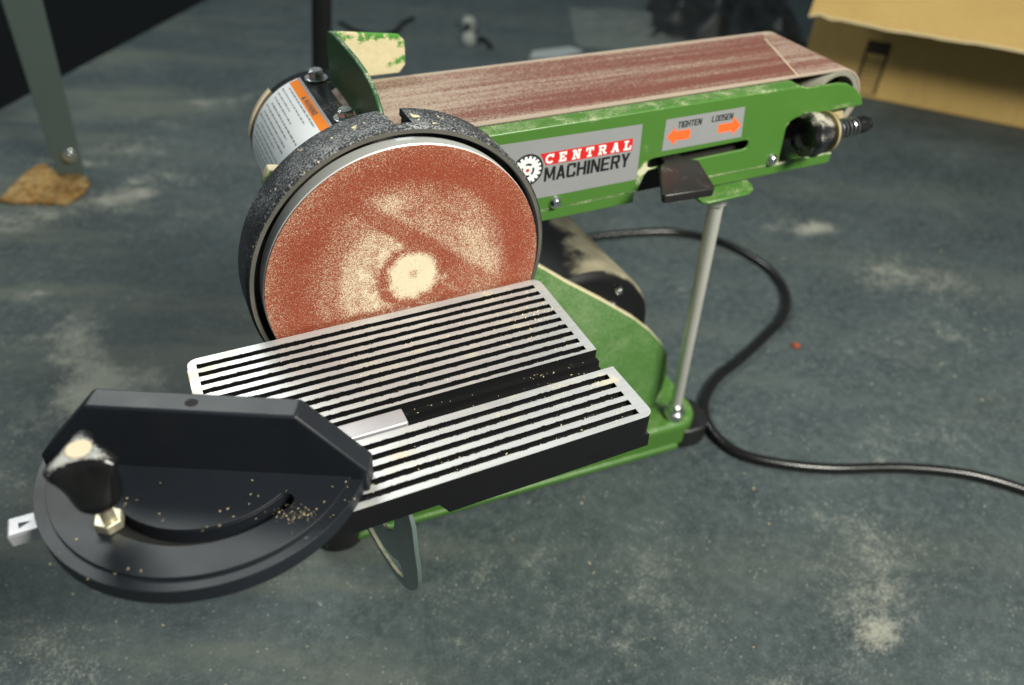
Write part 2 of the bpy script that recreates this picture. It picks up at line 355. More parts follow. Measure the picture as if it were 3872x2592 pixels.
# ------------------------------------------------------------------ mesh helpers (millimetres, machine coordinates)
class MB:
    def __init__(s): s.v = []; s.f = []; s.m = []
    def add(s, vs, fs, mi=0):
        o = len(s.v); s.v += [tuple(p) for p in vs]
        for f in fs: s.f.append([o+i for i in f]); s.m.append(mi)
        return s
    def box(s, x0, x1, y0, y1, z0, z1, mi=0):
        vs = [(x, y, z) for z in (z0, z1) for y in (y0, y1) for x in (x0, x1)]
        return s.add(vs, [(0, 2, 3, 1), (4, 5, 7, 6), (0, 1, 5, 4), (2, 6, 7, 3), (0, 4, 6, 2), (1, 3, 7, 5)], mi)
    def prism(s, pts, a, b, axis='z', holes=(), mi=0, mtop=None):
        def P(p, h): return {'z': (p[0], p[1], h), 'y': (p[0], h, p[1]), 'x': (h, p[0], p[1])}[axis]
        loops = [list(pts)] + [list(h) for h in holes]
        flat = [p for l in loops for p in l]; n = len(flat)
        vs = [P(p, a) for p in flat] + [P(p, b) for p in flat]
        if holes:
            bm = bmesh.new(); bv = []; be = []
            for l in loops:
                q = [bm.verts.new((p[0], p[1], 0)) for p in l]; bv += q
                be += [bm.edges.new((q[i], q[(i+1) % len(q)])) for i in range(len(q))]
            for i, v_ in enumerate(bv): v_.index = i
            bmesh.ops.triangle_fill(bm, use_beauty=True, edges=be)
            tris = [tuple(v_.index for v_ in f.verts) for f in bm.faces]; bm.free()
        else: tris = [tuple(range(n))]
        s.add(vs, [t for t in tris], mi); o = len(s.v)-2*n
        for t in tris: s.f.append([o+n+i for i in t][::-1]); s.m.append(mi if mtop is None else mtop)
        k = 0
        for l in loops:
            m = len(l)
            for i in range(m):
                j = (i+1) % m; s.f.append([o+k+i, o+k+j, o+n+k+j, o+n+k+i]); s.m.append(mi)
            k += m
        return s
    def lathe(s, prof, axis='y', c=(0, 0, 0), n=64, a0=0.0, a1=2*pi, mi=0, closed=False, cap=False):
        full = abs(a1-a0-2*pi) < 1e-6; k = n if full else n+1; m = len(prof); vs = []
        for i in range(k):
            a = a0+(a1-a0)*i/n; ca, sa = cos(a), sin(a)
            for r, h in prof:
                vs.append({'y': (c[0]+r*ca, c[1]+h, c[2]+r*sa), 'z': (c[0]+r*ca, c[1]+r*sa, c[2]+h), 'x': (c[0]+h, c[1]+r*ca, c[2]+r*sa)}[axis])
        fs = []
        for i in range(n):
            j = (i+1) % k
            for q in range(m if closed else m-1):
                q2 = (q+1) % m; fs.append((i*m+q, i*m+q2, j*m+q2, j*m+q))
        if not full and (closed or cap): fs += [tuple(range(m)), tuple((k-1)*m+q for q in range(m))]
        return s.add(vs, fs, mi)
    def cyl(s, r, h0, h1, axis='z', c=(0, 0, 0), n=32, mi=0, ch=0.0):
        p = [(0.0001, h0), (r-ch, h0)] + ([(r, h0+ch), (r, h1-ch)] if ch else [(r, h0), (r, h1)][1:] if False else [(r, h0)][:0]) + [(r-ch, h1), (0.0001, h1)]
        if not ch: p = [(0.0001, h0), (r, h0), (r, h1), (0.0001, h1)]
        return s.lathe(p, axis, c, n, mi=mi)
    def tube(s, path, r, n=10, mi=0, closed_ends=True):
        P = [Vector(p) for p in path]; vs = []; nrm = None
        for i, p in enumerate(P):
            t = (P[min(i+1, len(P)-1)]-P[max(i-1, 0)]).normalized()
            if nrm is None: nrm = t.orthogonal().normalized()
            nrm = (nrm - t*nrm.dot(t)).normalized(); bn = t.cross(nrm)
            rr = r[i] if isinstance(r, (list, tuple)) else r
            for k in range(n): a = 2*pi*k/n; vs.append(p+(nrm*cos(a)+bn*sin(a))*rr)
        fs = [(i*n+k, i*n+(k+1) % n, (i+1)*n+(k+1) % n, (i+1)*n+k) for i in range(len(P)-1) for k in range(n)]
        if closed_ends: fs += [tuple(range(n)), tuple((len(P)-1)*n+k for k in range(n))]
        return s.add(vs, fs, mi)
    def xf(s, fn):
        s.v = [tuple(fn(Vector(p))) for p in s.v]; return s

WL = {}                                                  # world location (mm) of every object made here
def obj(name, mb, mats, parent=None, bevel=0.0, seg=2, smooth=35, origin=None):
    if not isinstance(mats, (list, tuple)): mats = [mats]
    V = [Vector(p) for p in mb.v]
    lo = Vector([min(p[i] for p in V) for i in range(3)]); hi = Vector([max(p[i] for p in V) for i in range(3)])
    L = Vector(origin) if origin else (Vector(((lo.x+hi.x)/2, (lo.y+hi.y)/2, lo.z)))
    me = bpy.data.meshes.new(name)
    me.from_pydata([((p-L)*0.001) for p in V], [], mb.f)
    bm = bmesh.new(); bm.from_mesh(me)
    for f, mi in zip(bm.faces, mb.m): f.material_index = mi
    bmesh.ops.recalc_face_normals(bm, faces=bm.faces); bm.to_mesh(me); bm.free()
    for m in mats: me.materials.append(m)
    if smooth:
        me.polygons.foreach_set('use_smooth', [True]*len(me.polygons)); me.set_sharp_from_angle(angle=radians(smooth))
    o = bpy.data.objects.new(name, me); COL.objects.link(o)
    place(o, L, parent)
    if bevel:
        b = o.modifiers.new('bevel', 'BEVEL'); b.width = bevel*0.001; b.segments = seg; b.limit_method = 'ANGLE'; b.angle_limit = radians(40)
    return o
def place(o, L, parent):
    WL[o.name] = Vector(L)
    if parent is not None:
        o.parent = parent; o.location = (Vector(L)-WL[parent.name])*0.001
    else: o.location = (Vector(L)+Vector((0, 0, BZ)))*0.001
def thing(name, label, cat, loc, group=None):
    o = bpy.data.objects.new(name, None); o.empty_display_size = 0.02; COL.objects.link(o); place(o, loc, None)
    return tag(o, label, cat, group)
def tag(o, label, cat, group=None):
    o['label'] = label; o['category'] = cat
    if group: o['group'] = group
    return o
def kind(o, k): o['kind'] = k; return o
def arc(cx, cy, r, a0, a1, n):
    return [(cx+r*cos(radians(a0+(a1-a0)*i/n)), cy+r*sin(radians(a0+(a1-a0)*i/n))) for i in range(n+1)]
def rrect(x0, x1, y0, y1, r, n=5):
    return arc(x1-r, y1-r, r, 0, 90, n)+arc(x0+r, y1-r, r, 90, 180, n)+arc(x0+r, y0+r, r, 180, 270, n)+arc(x1-r, y0+r, r, 270, 360, n)
def capsule(xa, za, xb, zb, r, n=8):
    a = math.degrees(math.atan2(zb-za, xb-xa))
    return arc(xb, zb, r, a-90, a+90, n)+arc(xa, za, r, a+90, a+270, n)
def smooth_path(P, n=8):
    P = [Vector(p) for p in P]; out = []
    for i in range(len(P)-1):
        a, b, c, d = P[max(i-1, 0)], P[i], P[i+1], P[min(i+2, len(P)-1)]
        for k in range(n):
            t = k/n; out.append(0.5*((2*b)+(c-a)*t+(2*a-5*b+4*c-d)*t*t+(3*b-a-3*c+d)*t**3))
    return out+[P[-1]]
def hexbolt(c, r, h, axis='z', washer=None, a=0.2):
    m = MB(); hx = [(r*cos(a+k*pi/3), r*sin(a+k*pi/3)) for k in range(6)]
    i = {'x': 0, 'y': 1, 'z': 2}[axis]; w = 0.0
    if washer:
        s_ = 1 if h > 0 else -1; w = 1.2*s_
        m.cyl(washer, 0, w, axis, (0, 0, 0), 24)
    m.prism(hx, w, w+h*0.85, axis); m.cyl(r*0.82, w+h*0.85, w+h, axis, (0, 0, 0), 20)
    return m.xf(lambda p: p+Vector(c))
SANS = {                                                  # plain bold letters from bars, unit cell
    'M': [(0, 0, .22, 1), (.78, 0, 1, 1), [(0, 1), (.27, 1), (.59, .18), (.41, .18)], [(1, 1), (.73, 1), (.41, .18), (.59, .18)]],
    'W': [(0, 0, .22, 1), (.78, 0, 1, 1), [(0, 0), (.27, 0), (.59, .82), (.41, .82)], [(1, 0), (.73, 0), (.41, .82), (.59, .82)]],
    'A': [[(.35, 1), (.65, 1), (.27, 0), (0, 0)], [(.35, 1), (.65, 1), (1, 0), (.73, 0)], (.2, .2, .8, .36)],
    'C': [(0, .1, .28, .9), (.1, 0, .9, .17), (.1, .83, .9, 1), (.70, .64, .98, .92), (.70, .08, .98, .36)],
    'G': [(0, .1, .28, .9), (.1, 0, .9, .17), (.1, .83, .9, 1), (.70, .64, .98, .92), (.70, .05, .98, .5), (.5, .38, .98, .52)],
    'H': [(0, 0, .28, 1), (.72, 0, 1, 1), (.2, .41, .8, .59)],
    'I': [(.0, 0, 1, 1)],
    'N': [(0, 0, .26, 1), (.74, 0, 1, 1), [(0, 1), (.3, 1), (1, 0), (.7, 0)]],
    'E': [(0, 0, .3, 1), (0, 0, .95, .17), (0, .83, .95, 1), (0, .42, .86, .58)],
    'R': [(0, 0, .28, 1), (0, .83, .86, 1), (0, .41, .86, .57), (.70, .48, .98, .92), [(.42, .45), (.72, .45), (1, 0), (.70, 0)]],
    'Y': [[(0, 1), (.3, 1), (.64, .42), (.36, .42)], [(1, 1), (.7, 1), (.36, .42), (.64, .42)], (.36, 0, .64, .5)],
    'T': [(.36, 0, .64, 1), (0, .83, 1, 1)],
    'O': [(0, .1, .28, .9), (.72, .1, 1, .9), (.1, 0, .9, .17), (.1, .83, .9, 1)],
    'L': [(0, 0, .3, 1), (0, 0, .95, .17)],
    'S': [(.08, .83, .95, 1), (.05, 0, .92, .17), (.08, .42, .92, .58), (0, .5, .28, .93), (.72, .07, 1, .5)]}
def sans(body, gap=.28):
    """polygons of a line of lettering, x and y in 0..1"""
    wd = {'I': .32, 'M': 1.15, 'W': 1.2}
    tot = sum(wd.get(c, 1) for c in body)+gap*(len(body)-1); x = 0; out = []
    for c in body:
        w = wd.get(c, 1)
        for q in SANS[c]:
            if isinstance(q, tuple): q = [(q[0], q[1]), (q[2], q[1]), (q[2], q[3]), (q[0], q[3])]
            out.append([((x+p[0]*w)/tot, p[1]) for p in q])
        x += w+gap
    return out
def flat(pts2, y, mi=0, m=None):
    m = m or MB(); return m.add([(p[0], y, p[1]) for p in pts2], [tuple(range(len(pts2)))], mi)

# ================================================================== SETTING
ed = Vector((0.617, 0.787)); nd = Vector((0.787, -0.617)); e0 = Vector((-308, 1057.6))
def bp(t, s): p = e0+ed*t+nd*s; return (p.x, p.y)
m = MB().prism([bp(-1900, 0), bp(2300, 0), bp(2300, 2600), bp(-1900, 2600)], -BZ-38, -BZ)
bench = kind(obj('workbench_top', m, BENCH, bevel=2.0, origin=(0, 0, -BZ)), 'structure')
m = MB().box(-6000, 7000, -5000, 8000, -BZ-925, -BZ-900)
kind(obj('floor', m, FLOOR, origin=(0, 0, -BZ-900)), 'structure')

# ================================================================== SANDER
SA = thing('belt_disc_sander', 'green and black belt and disc sander standing on the dusty workbench', 'sander', (110, 120, -BZ))

# ---- base plate with turned-down lip, rubber feet
rotb = radians(-3.4); pb = Vector((-62, 59, 0))
def brot(p): d = p-pb; return pb+Vector((d.x*cos(rotb)-d.y*sin(rotb), d.x*sin(rotb)+d.y*cos(rotb), d.z))
pl = [(x+4, y) for x, y in rrect(-66, 281, 59, 240, 24, 7)]
m = MB().prism(pl, -279, -250)
base = obj('base', m.xf(brot), GREEN, SA, bevel=5.0, seg=4)
m = MB().prism(rrect(-60, 262, 56.5, 64, 2.5, 3), -280.5, -273.5)
obj('base_lip', m.xf(brot), GREEN, base, bevel=2.5, seg=3)
for cx, cy in ((276, 81), (-46, 76), (276, 222), (-46, 222)):
    m = MB().prism(rrect(cx-19, cx+23 if cx > 0 else cx+19, cy-23, cy+23, 17, 6), -BZ, -262)
    obj('rubber_foot', m.xf(brot), RUBBER, SA, bevel=2.0)

# ---- side plate behind the disc
pts = [(250, -249.5), (256, -231), (257.7, -210), (253.7, -191), (245, -175), (230, -156.5), (209.8, -137), (177.5, -110.8), (144, -85.3), (124.7, -69.3),
       (95, -46), (60, -16), (20, 18), (-20, 34), (-48, 39.3), (-54, 40.4), (-57, 36), (-58.5, 28), (-56, 0), (-52, -60), (-56, -249.5)]
obj('side_plate', MB().prism(pts, 70, 77.0, 'y'), PLATE, SA, bevel=0.8)

# ---- motor
mo = obj('motor', MB().lathe([(0.01, 82), (58, 82), (64, 84), (67, 88), (67, 205), (62, 214), (40, 218), (0.01, 218)], 'y', (169, 0, -161), 64), MOTOR, SA)
obj('end_cap', MB().lathe([(0.01, 79.5), (16, 79.5), (18, 80.5), (50, 80.5), (60, 81.6), (0.01, 81.6)], 'y', (169, 0, -161), 48), BLACK_GL, mo)
for c in ((197.5, 80, -113), (193.5, 80, -126.5)):
    obj('screw', MB().lathe([(0.01, -3.2), (2.2, -2.8), (3.6, -1.2), (3.8, 0.6), (0.01, 0.6)], 'y', c, 20), CHROME, mo)
obj('motor_bracket', MB().box(90, 246, 84, 200, -249.5, -222), BLACK_GL, SA, bevel=3)

# ---- disc guard: open ring casting with a notch in its rear rim
def guard():
    m = MB(); N = 220; ang = []
    na0, na1 = math.acos(8.0/83.3), math.acos(-1.0/83.3)
    ang = sorted(set([2*pi*i/N for i in range(N)]+[na0, na0+1e-4, na1, na1+0.008, na1+0.02, na1+0.035, na1+0.05]))
    def yb(a):
        if a <= na0 or a >= na1+0.05: return 29.0
        if a <= na1: return 10.0
        t = (a-na1)/0.05; return 10.0+19.0*math.sqrt(max(0.0, 1-(1-t)**2))*1.0
    vs = []; K = 9
    for a in ang:
        b = yb(a); ca, sa = cos(a), sin(a)
        prof = [(79.6, min(b, 25)), (79.6, 6.2), (80.2, 5.2), (82.2, 5.2), (83.4, 6.6), (83.6, 9.0), (83.6, b-1.0 if b > 10 else b), (82.8, b), (79.6, b)]
        for r, y in prof: vs.append((r*ca, y, r*sa))
    n = len(ang); fs = []
    for i in range(n):
        j = (i+1) % n
        for q in range(K): fs.append((i*K+q, i*K+(q+1) % K, j*K+(q+1) % K, j*K+q))
    m.add(vs, fs)
    m.lathe([(72, 24.5), (72, 28), (8, 28), (8, 24.5)], 'y', (0, 0, 0), 64, closed=True)
    m.lathe([(79.7, 24.6), (79.7, 27.9), (71.9, 27.9), (71.9, 24.6)], 'y', (0, 0, 0), 90, a0=na1+0.06, a1=na0+2*pi-0.01, closed=True)
    return m
obj('disc_guard', guard(), GUARD, SA, smooth=40)

# ---- sanding disc
dp = obj('disc_plate', MB().lathe([(0.01, 0.7), (75.6, 0.7), (76.5, 1.4), (76.5, 9.6), (75.8, 10.4), (30, 10.4), (14, 14), (14, 24), (0.01, 24)], 'y', (0, 0, 0), 128), ALU_DISC, SA)
obj('abrasive_disc', MB().lathe([(0.01, -0.15), (76.0, -0.15), (76.2, 0.1), (76.2, 0.68), (0.01, 0.68)], 'y', (0, 0, 0), 128), ABRASIVE, dp, smooth=30)

# ---- drum hood with warning label
ho = obj('drum_hood', MB().lathe([(0.01, 30), (46.2, 30), (47, 31), (47, 188), (44.5, 193.5), (40, 195), (0.01, 195)], 'y', (0, 0, 0), 80, a0=radians(76), a1=radians(285), cap=True), BLACK_GL, SA)
def fl(t): return radians(t)
obj('hood_rim', MB().lathe([(46.9, 186), (48.1, 186.4), (48.1, 190), (46.5, 193)], 'y', (0, 0, 0), 60, a0=radians(128), a1=radians(172)), CREAM, ho)
lab = bpy.data.objects.new('warning_label', None)
def cylpt(s_, th, R): return (R*cos(radians(th)), 180-s_, R*sin(radians(th)))
def cylrect(m, s0, s1, t0, t1, R, n=24, mi=0):
    vs = [cylpt(s, t0+(t1-t0)*i/n, R) for i in range(n+1) for s in (s0, s1)]
    return m.add(vs, [(2*i, 2*i+1, 2*i+3, 2*i+2) for i in range(n)], mi)
m = MB().lathe([(46.6, 98), (47.25, 98), (47.25, 180), (46.6, 180)], 'y', (0, 0, 0), 60, a0=radians(102.5), a1=radians(186), closed=True)
wl = obj('warning_label', m, LBL_WHITE, SA)
obj('label_border', cylrect(MB(), 0.2, 81.8, 102.7, 104.6, 47.30, 4), LBL_GREY, wl)
obj('orange_band', cylrect(MB(), 1.5, 80.5, 104.6, 112.0, 47.32, 8), LBL_ORANGE, wl)
def cyltext(body, s0, s1, t0, t1, R, bold=0.0):
    m = MB()
    for k, q in enumerate(sans(body)): m.add([cylpt(s0+(s1-s0)*p[0], t1+(t0-t1)*p[1], R+.004*k) for p in q], [tuple(range(len(q)))])
    return m
obj('lettering', cyltext('WARNING', 35, 58, 106.2, 110.4, 47.40), INK, wl, smooth=0)
obj('warning_triangle', MB().add([cylpt(28.5, 110.4, 47.4), cylpt(33.3, 110.4, 47.4), cylpt(30.9, 106.0, 47.4)], [(0, 1, 2)]), INK, wl, smooth=0)
m = MB(); rows = [(114.0, 8, 72, .9), (118.8, 3, 62, .8), (123.2, 4, 36, .8), (127.4, 6, 50, .8), (132.0, 9, 76, .9), (136.4, 4, 60, .8), (141.0, 7, 64, .8), (145.4, 3, 66, .8), (149.8, 10, 50, .7), (154.4, 4, 70, .8), (159, 6, 58, .8), (164, 4, 66, .8), (169, 8, 60, .8), (174, 6, 64, .8)]
for th, s0, s1, w in rows:                               # print too small to read in the photograph: runs of worn word shapes
    s = s0
    while s < s1:
        l = random.uniform(2.2, 7.0); e = min(s+l, s1); k = s
        while k < e:
            q = min(k+random.uniform(0.5, 0.9), e); cylrect(m, k, q-0.12, th-random.uniform(.55, 1.0)*w, th+random.uniform(.5, .8)*w, 47.36, 1); k = q
        s = e+random.uniform(0.9, 1.5)
obj('small_print', m, INKGREY, wl, smooth=0)

# ---- work stop (L of sheet metal across the left end of the belt) with its two bolts
m = MB().prism([(52.5, 49), (162, 49), (163, 66), (161, 77), (158, 81), (150, 83), (128, 84), (100, 83.8), (84, 82.6), (73, 80), (64, 75.5), (57.5, 69.5), (54, 63), (52.5, 56)], 5.5, 8.5, 'x')
ws = obj('work_stop', m, GREEN_SHADED, SA, bevel=1.0)
m = MB().prism([(8.6, 50.5), (50, 50.5), (54.5, 56), (54.5, 71), (50.5, 75.5), (8.6, 81)], 155.5, 158.5, 'y')
obj('stop_side', m, CAKED, ws, bevel=1.0)
for c in ((-1, 173, 46.8), (-0.5, 106, 46.8)):
    obj('bolt', hexbolt(c, 5.2, 5.0, 'z', 7.6), CHROME, ws, bevel=0.4)

# ---- belt arm
poly = [(58, -7), (58, 46), (62, 50), (301, 50), (304.5, 48.2), (334, 48.1), (342.2, 46.6), (352, 42.1), (360.5, 35.5), (364.4, 29.6), (364, 27.8), (331, 27.5), (303, 27.0), (298.5, 25), (296.3, 20.3), (298.2, -7), (216, -7), (214, 7.6), (183.5, 7.4), (181.5, 5), (177.5, -7)]
slot = capsule(185.5, 12.3, 261.5, 13.4, 3.3)
arm = obj('belt_arm', MB().prism(poly, 50, 52, 'y', [slot]), ARM, SA, bevel=0.9, seg=3)
obj('top_lip', MB().box(60, 301, 52.1, 63.5, 47.6, 49.6), ARM, arm, bevel=0.9)
obj('platen', MB().box(60, 300, 63.6, 148, 46.5, 49.6), STEEL, arm)
obj('rear_sheet', MB().prism([(58, -15), (58, 50), (334, 47), (350, 40), (358, 28), (356, -15)], 150.5, 152.5, 'y'), GREEN, arm)
obj('inner_wall', MB().box(64, 296, 60, 62, -13, 46), plain('inner_grey', (0.022, 0.021, 0.018), 0.8, var=.4), arm)
for x0, x1 in ((62, 176), (228, 350)):
    obj('bottom_flange', MB().prism([(50.9, -15.2), (50.9, -7.15), (52.4, -7.15), (52.4, -13.6), (148, -13.6), (148, -15.2)], x0, x1, 'x'), ARM, arm, bevel=0.5)
obj('rod_tab', MB().prism([(222, 51), (272.5, 51), (272, 44), (268, 37.5), (261, 34), (226, 33), (222, 36)], -17.4, -15.3), GREEN, arm, bevel=0.6)
for c in ((115, 50, -2.4), (290.6, 50, -2.4)):
    obj('screw', MB().lathe([(0.01, -3.6), (2.4, -3.2), (4.0, -1.6), (4.6, -0.4), (4.6, 0), (0.01, 0)], 'y', c, 24), CHROME, arm)

# ---- brand plate
Y = 49.85
bl = obj('brand_label', flat([(70, 2.9), (175.3, 2.9), (173.1, 41.6), (70, 43.2)], Y), LBL_GREY, SA, smooth=0)
m = MB()
def disc2(cx, cz, r, y, mi, n=40): return flat([(cx+r*cos(2*pi*i/n), cz+r*sin(2*pi*i/n)) for i in range(n)], y, mi, m)
gx, gz = 93.6, 23.6
disc2(gx, gz, 10.6, Y-.06, 0)
gear = []
for i in range(18):
    for k, rr in ((-.36, 7.6), (-.26, 9.3), (.26, 9.3), (.36, 7.6)):
        a = 2*pi*(i+k)/18; gear.append((gx+rr*cos(a), gz+rr*sin(a)))
flat(gear, Y-.12, 1, m)
for a0, a1 in ((20, -50), (110, 50), (200, 150), (290, 240)):
    flat(arc(gx, gz, 4.6, a0, a1, 8)+arc(gx, gz, 3.2, a1, a0, 8), Y-.18, 0, m)
disc2(gx, gz, 1.2, Y-.18, 2, 16)
obj('gear_emblem', m, [INK, WHITE, RED], bl, smooth=0)
obj('red_band', flat([(101.6, 33.0), (167.4, 33.0), (168.0, 24.6), (106.0, 24.9)], Y-.06), RED, bl, smooth=0)
SL = {                                                    # block letters with slab feet: bars (x0, y0, x1, y1) or leaning bars with 4 points, unit cell
    'E': [(.1, 0, .34, 1), (0, 0, .86, .2), (0, .8, .86, 1), (.2, .41, .62, .6), (.68, .0, .86, .36), (.68, .64, .86, 1), (.5, .3, .62, .7)],
    'N': [(.12, 0, .32, 1), (.68, 0, .88, 1), (0, 0, .44, .18), (0, .82, .36, 1), (.56, .82, 1, 1), [(.12, 1), (.40, 1), (.88, 0), (.62, 0)]],
    'T': [(.38, 0, .62, 1), (.05, .8, .95, 1), (.05, .6, .22, 1), (.78, .6, .95, 1), (.22, 0, .78, .18)],
    'R': [(.1, 0, .34, 1), (0, 0, .46, .18), (0, .82, .72, 1), (.2, .42, .72, .58), (.6, .48, .86, .94), [(.44, .48), (.68, .48), (.98, 0), (.68, 0)], (.68, 0, 1, .18)],
    'A': [[(.36, 1), (.64, 1), (.30, 0), (.08, 0)], [(.40, 1), (.66, 1), (.94, 0), (.68, 0)], (.26, .26, .74, .44), (0, 0, .40, .17), (.60, 0, 1, .17), (.3, .84, .68, 1)],
    'L': [(.14, 0, .40, 1), (0, 0, .92, .2), (0, .82, .56, 1), (.72, 0, .92, .44)]}
m = MB(); k = 0
def cell(x, z, w, h, q):
    global k
    k += 1; yy = Y-.12-.004*k
    if isinstance(q, tuple): q = [(q[0], q[1]), (q[2], q[1]), (q[2], q[3]), (q[0], q[3])]
    flat([(x+p[0]*w, z+p[1]*h) for p in q], yy, 0, m)
for i, ch in enumerate('CENTRAL'):
    x = 105.4+i*9.28; z = 25.6; w = 6.2; h = 6.4
    if ch == 'C':
        cell(x, z, w, h, arc(.5, .5, .5, 40, 320, 18)+arc(.5, .5, .27, 320, 40, 18)); cell(x, z, w, h, (.74, .62, .92, 1.0))
    else:
        for q in SL[ch]: cell(x, z, w, h, q)
obj('lettering', m, WHITE, bl, smooth=0)
def ytext(body, x0, x1, z0, z1, y, bold):
    m = MB()
    for k, q in enumerate(sans(body, bold)): flat([(x0+(x1-x0)*p[0], z0+(z1-z0)*p[1]) for p in q], y-.004*k, 0, m)
    return m
obj('lettering', ytext('MACHINERY', 105.4, 167.2, 13.7, 23.3, Y-.06, 0.10), INK, bl, smooth=0)

# ---- tighten / loosen plate
tl = obj('tension_label', flat([(191.6, 20.1), (256.7, 20.1), (253.6, 42.0), (190.8, 41.9)], Y), LBL_GREY, SA, smooth=0)
obj('lettering', ytext('TIGHTEN', 200.8, 219.6, 34.6, 39.0, Y-.06, 0.10), INK, tl, smooth=0)
obj('lettering', ytext('LOOSEN', 227.8, 245.0, 34.8, 39.1, Y-.06, 0.10), INK, tl, smooth=0)
obj('arrow', flat([(193.6, 29.6), (199.6, 36.0), (199.8, 32.8), (211.7, 32.7), (212.3, 26.0), (200.6, 26.2), (200.8, 23.0)], Y-.06), ARROW, tl, smooth=0)
obj('arrow', flat([(254.0, 29.0), (246.0, 36.2), (245.8, 32.4), (234.4, 32.3), (235.2, 26.1), (247.4, 26.2), (247.6, 22.8)], Y-.06), ARROW, tl, smooth=0)

# ---- sanding belt
top = 50.9; R = 24.5; cx, cz = 350.0, top-R
loop = [(16, top)]+[(16+(cx-16)*i/30, top) for i in range(1, 30)]+[(cx+R*cos(radians(a)), cz+R*sin(radians(a))) for a in range(90, -95, -6)]
loop += [(cx-(cx-16)*i/10, cz-R) for i in range(1, 10)]
Rd = R
loop += [(16+Rd*cos(radians(a)), top-Rd+Rd*sin(radians(a))) for a in range(270, 90, -8)]
inn = []
n = len(loop)
for i in range(n):
    a = Vector(loop[i-1]); b = Vector(loop[(i+1) % n]); t = (b-a).normalized(); inn.append((loop[i][0]+t.y*1.1, loop[i][1]-t.x*1.1))
vs = [(p[0], y, p[1]) for y in (64.2, 149.6) for p in loop]+[(p[0], y, p[1]) for y in (64.2, 149.6) for p in inn]
fs = []
for i in range(n):
    j = (i+1) % n
    fs += [(i, j, n+j, n+i), (2*n+i, 3*n+i, 3*n+j, 2*n+j), (i, 2*n+i, 2*n+j, j), (n+i, n+j, 3*n+j, 3*n+i)]
sb = obj('sanding_belt', MB().add(vs, fs), BELT, SA, smooth=30)
sm = MB(); w = 0.9                                         # lap joint: a thin raised line of glue and dust across the belt, slanted
a, b = Vector((308.0, 64.4)), Vector((338.0, 136.5)); dn = Vector((b-a)).normalized(); nn = Vector((dn.y, -dn.x))
pts = [(a.x, a.y), (b.x, b.y), (b.x+nn.x*w, b.y+nn.y*w), (a.x+nn.x*w, a.y+nn.y*w)]
obj('belt_seam', sm.prism(pts, top+.02, top+.28), CREAM, sb)
idl = obj('idler_roller', MB().lathe([(0.01, 80), (R-5.0, 80), (R-5.0, 65.0), (R-1.6, 64.4), (R-1.2, 65), (R-1.2, 149), (0.01, 149)], 'y', (cx, 0, cz), 64), plain('roller_rubber_dusted', (0.26, 0.25, 0.20), 0.7, var=.3, nscale=150), SA)
obj('hub', MB().lathe([(0.01, 56), (6, 56), (6, 79.9), (R-5.1, 79.9)], 'y', (cx, 0, cz), 32), DARK, idl)
obj('drive_drum', MB().cyl(Rd-1.4, 66, 148, 'y', (16, 0, top-Rd), 48), STEEL, SA)

# ---- tension lever
m = MB().prism([(194, 58), (208.5, 58), (209.5, 46), (217, 42.5), (208.5, 11.5), (206, 10), (171.5, 12.5), (170.5, 14.5), (187.5, 44), (193, 47)], 7.2, 13.2)
obj('tension_lever', m.xf(lambda p: p+Vector((0, 0, 0.6-(45-p.y)*0.09))), dusty('lever_plastic', (0.016, 0.014, 0.014), 0.38, cover=0.10, side=0.0, patch=60, dcol=(0.30, 0.25, 0.21)), SA, bevel=1.6, seg=3)

# ---- tracking knob with washer, spring and bolt
kx, ky, kz = 305.5, 42.0, 17.0
m = MB(); prof = [(0.01, 5.0), (8.2, 5.0), (9.4, 0.6), (12.0, 0.0), (13.6, 0.9)]
rings = []; N = 64
full = prof+[(15.4, 2.6), (15.8, 5.0), (14.4, 10.0), (12.4, 16.0), (11.4, 19.0), (0.01, 19.0)]
vs = []
for i in range(N):
    a = 2*pi*i/N
    for q, (r, h) in enumerate(full):
        rr = r*(1+(0.055*cos(8*a) if 4 <= q <= 8 else 0)); vs.append((kx+h, ky+rr*cos(a), kz+rr*sin(a)))
K = len(full)
m.add(vs, [(i*K+q, i*K+q+1, ((i+1) % N)*K+q+1, ((i+1) % N)*K+q) for i in range(N) for q in range(K-1)])
kn = obj('tracking_knob', m, dusty('knob_plastic', (0.014, 0.015, 0.018), 0.36, cover=0.20, side=0.10, patch=90, dcol=(0.40, 0.37, 0.30)), SA)
obj('washer', MB().lathe([(5, 19.2), (14.4, 19.2), (14.4, 20.8), (5, 20.8)], 'x', (kx, ky, kz), 40, closed=True), BRASS, kn)
obj('washer', MB().lathe([(5, 21.2), (14.0, 21.2), (14.0, 22.2), (5, 22.2)], 'x', (kx, ky, kz), 40, closed=True), CHROME, kn)
obj('spring', MB().tube([(kx+23+i*26.0/168, ky+6.2*cos(2*pi*i/24), kz+6.2*sin(2*pi*i/24)) for i in range(169)], 0.95, 7), plain('spring_wire', (0.30, 0.30, 0.31), 0.30, 0.9), kn)
m = MB().cyl(4.4, 24, 62, 'x', (kx, ky, kz), 20)
obj('threaded_rod', m, BLACK, kn)
m = hexbolt((kx+50, ky, kz), 6.4, 10.0, 'x')
obj('bolt', m, BLACK, kn, bevel=0.6)
obj('axle_bracket', MB().prism([(318, 2), (352, 2), (356, 10), (352, 24), (318, 24)], 54, 57, 'y'), plain('dusty_bracket', (0.42, 0.33, 0.16), 0.7, var=0.4, nscale=120), SA, bevel=0.6)

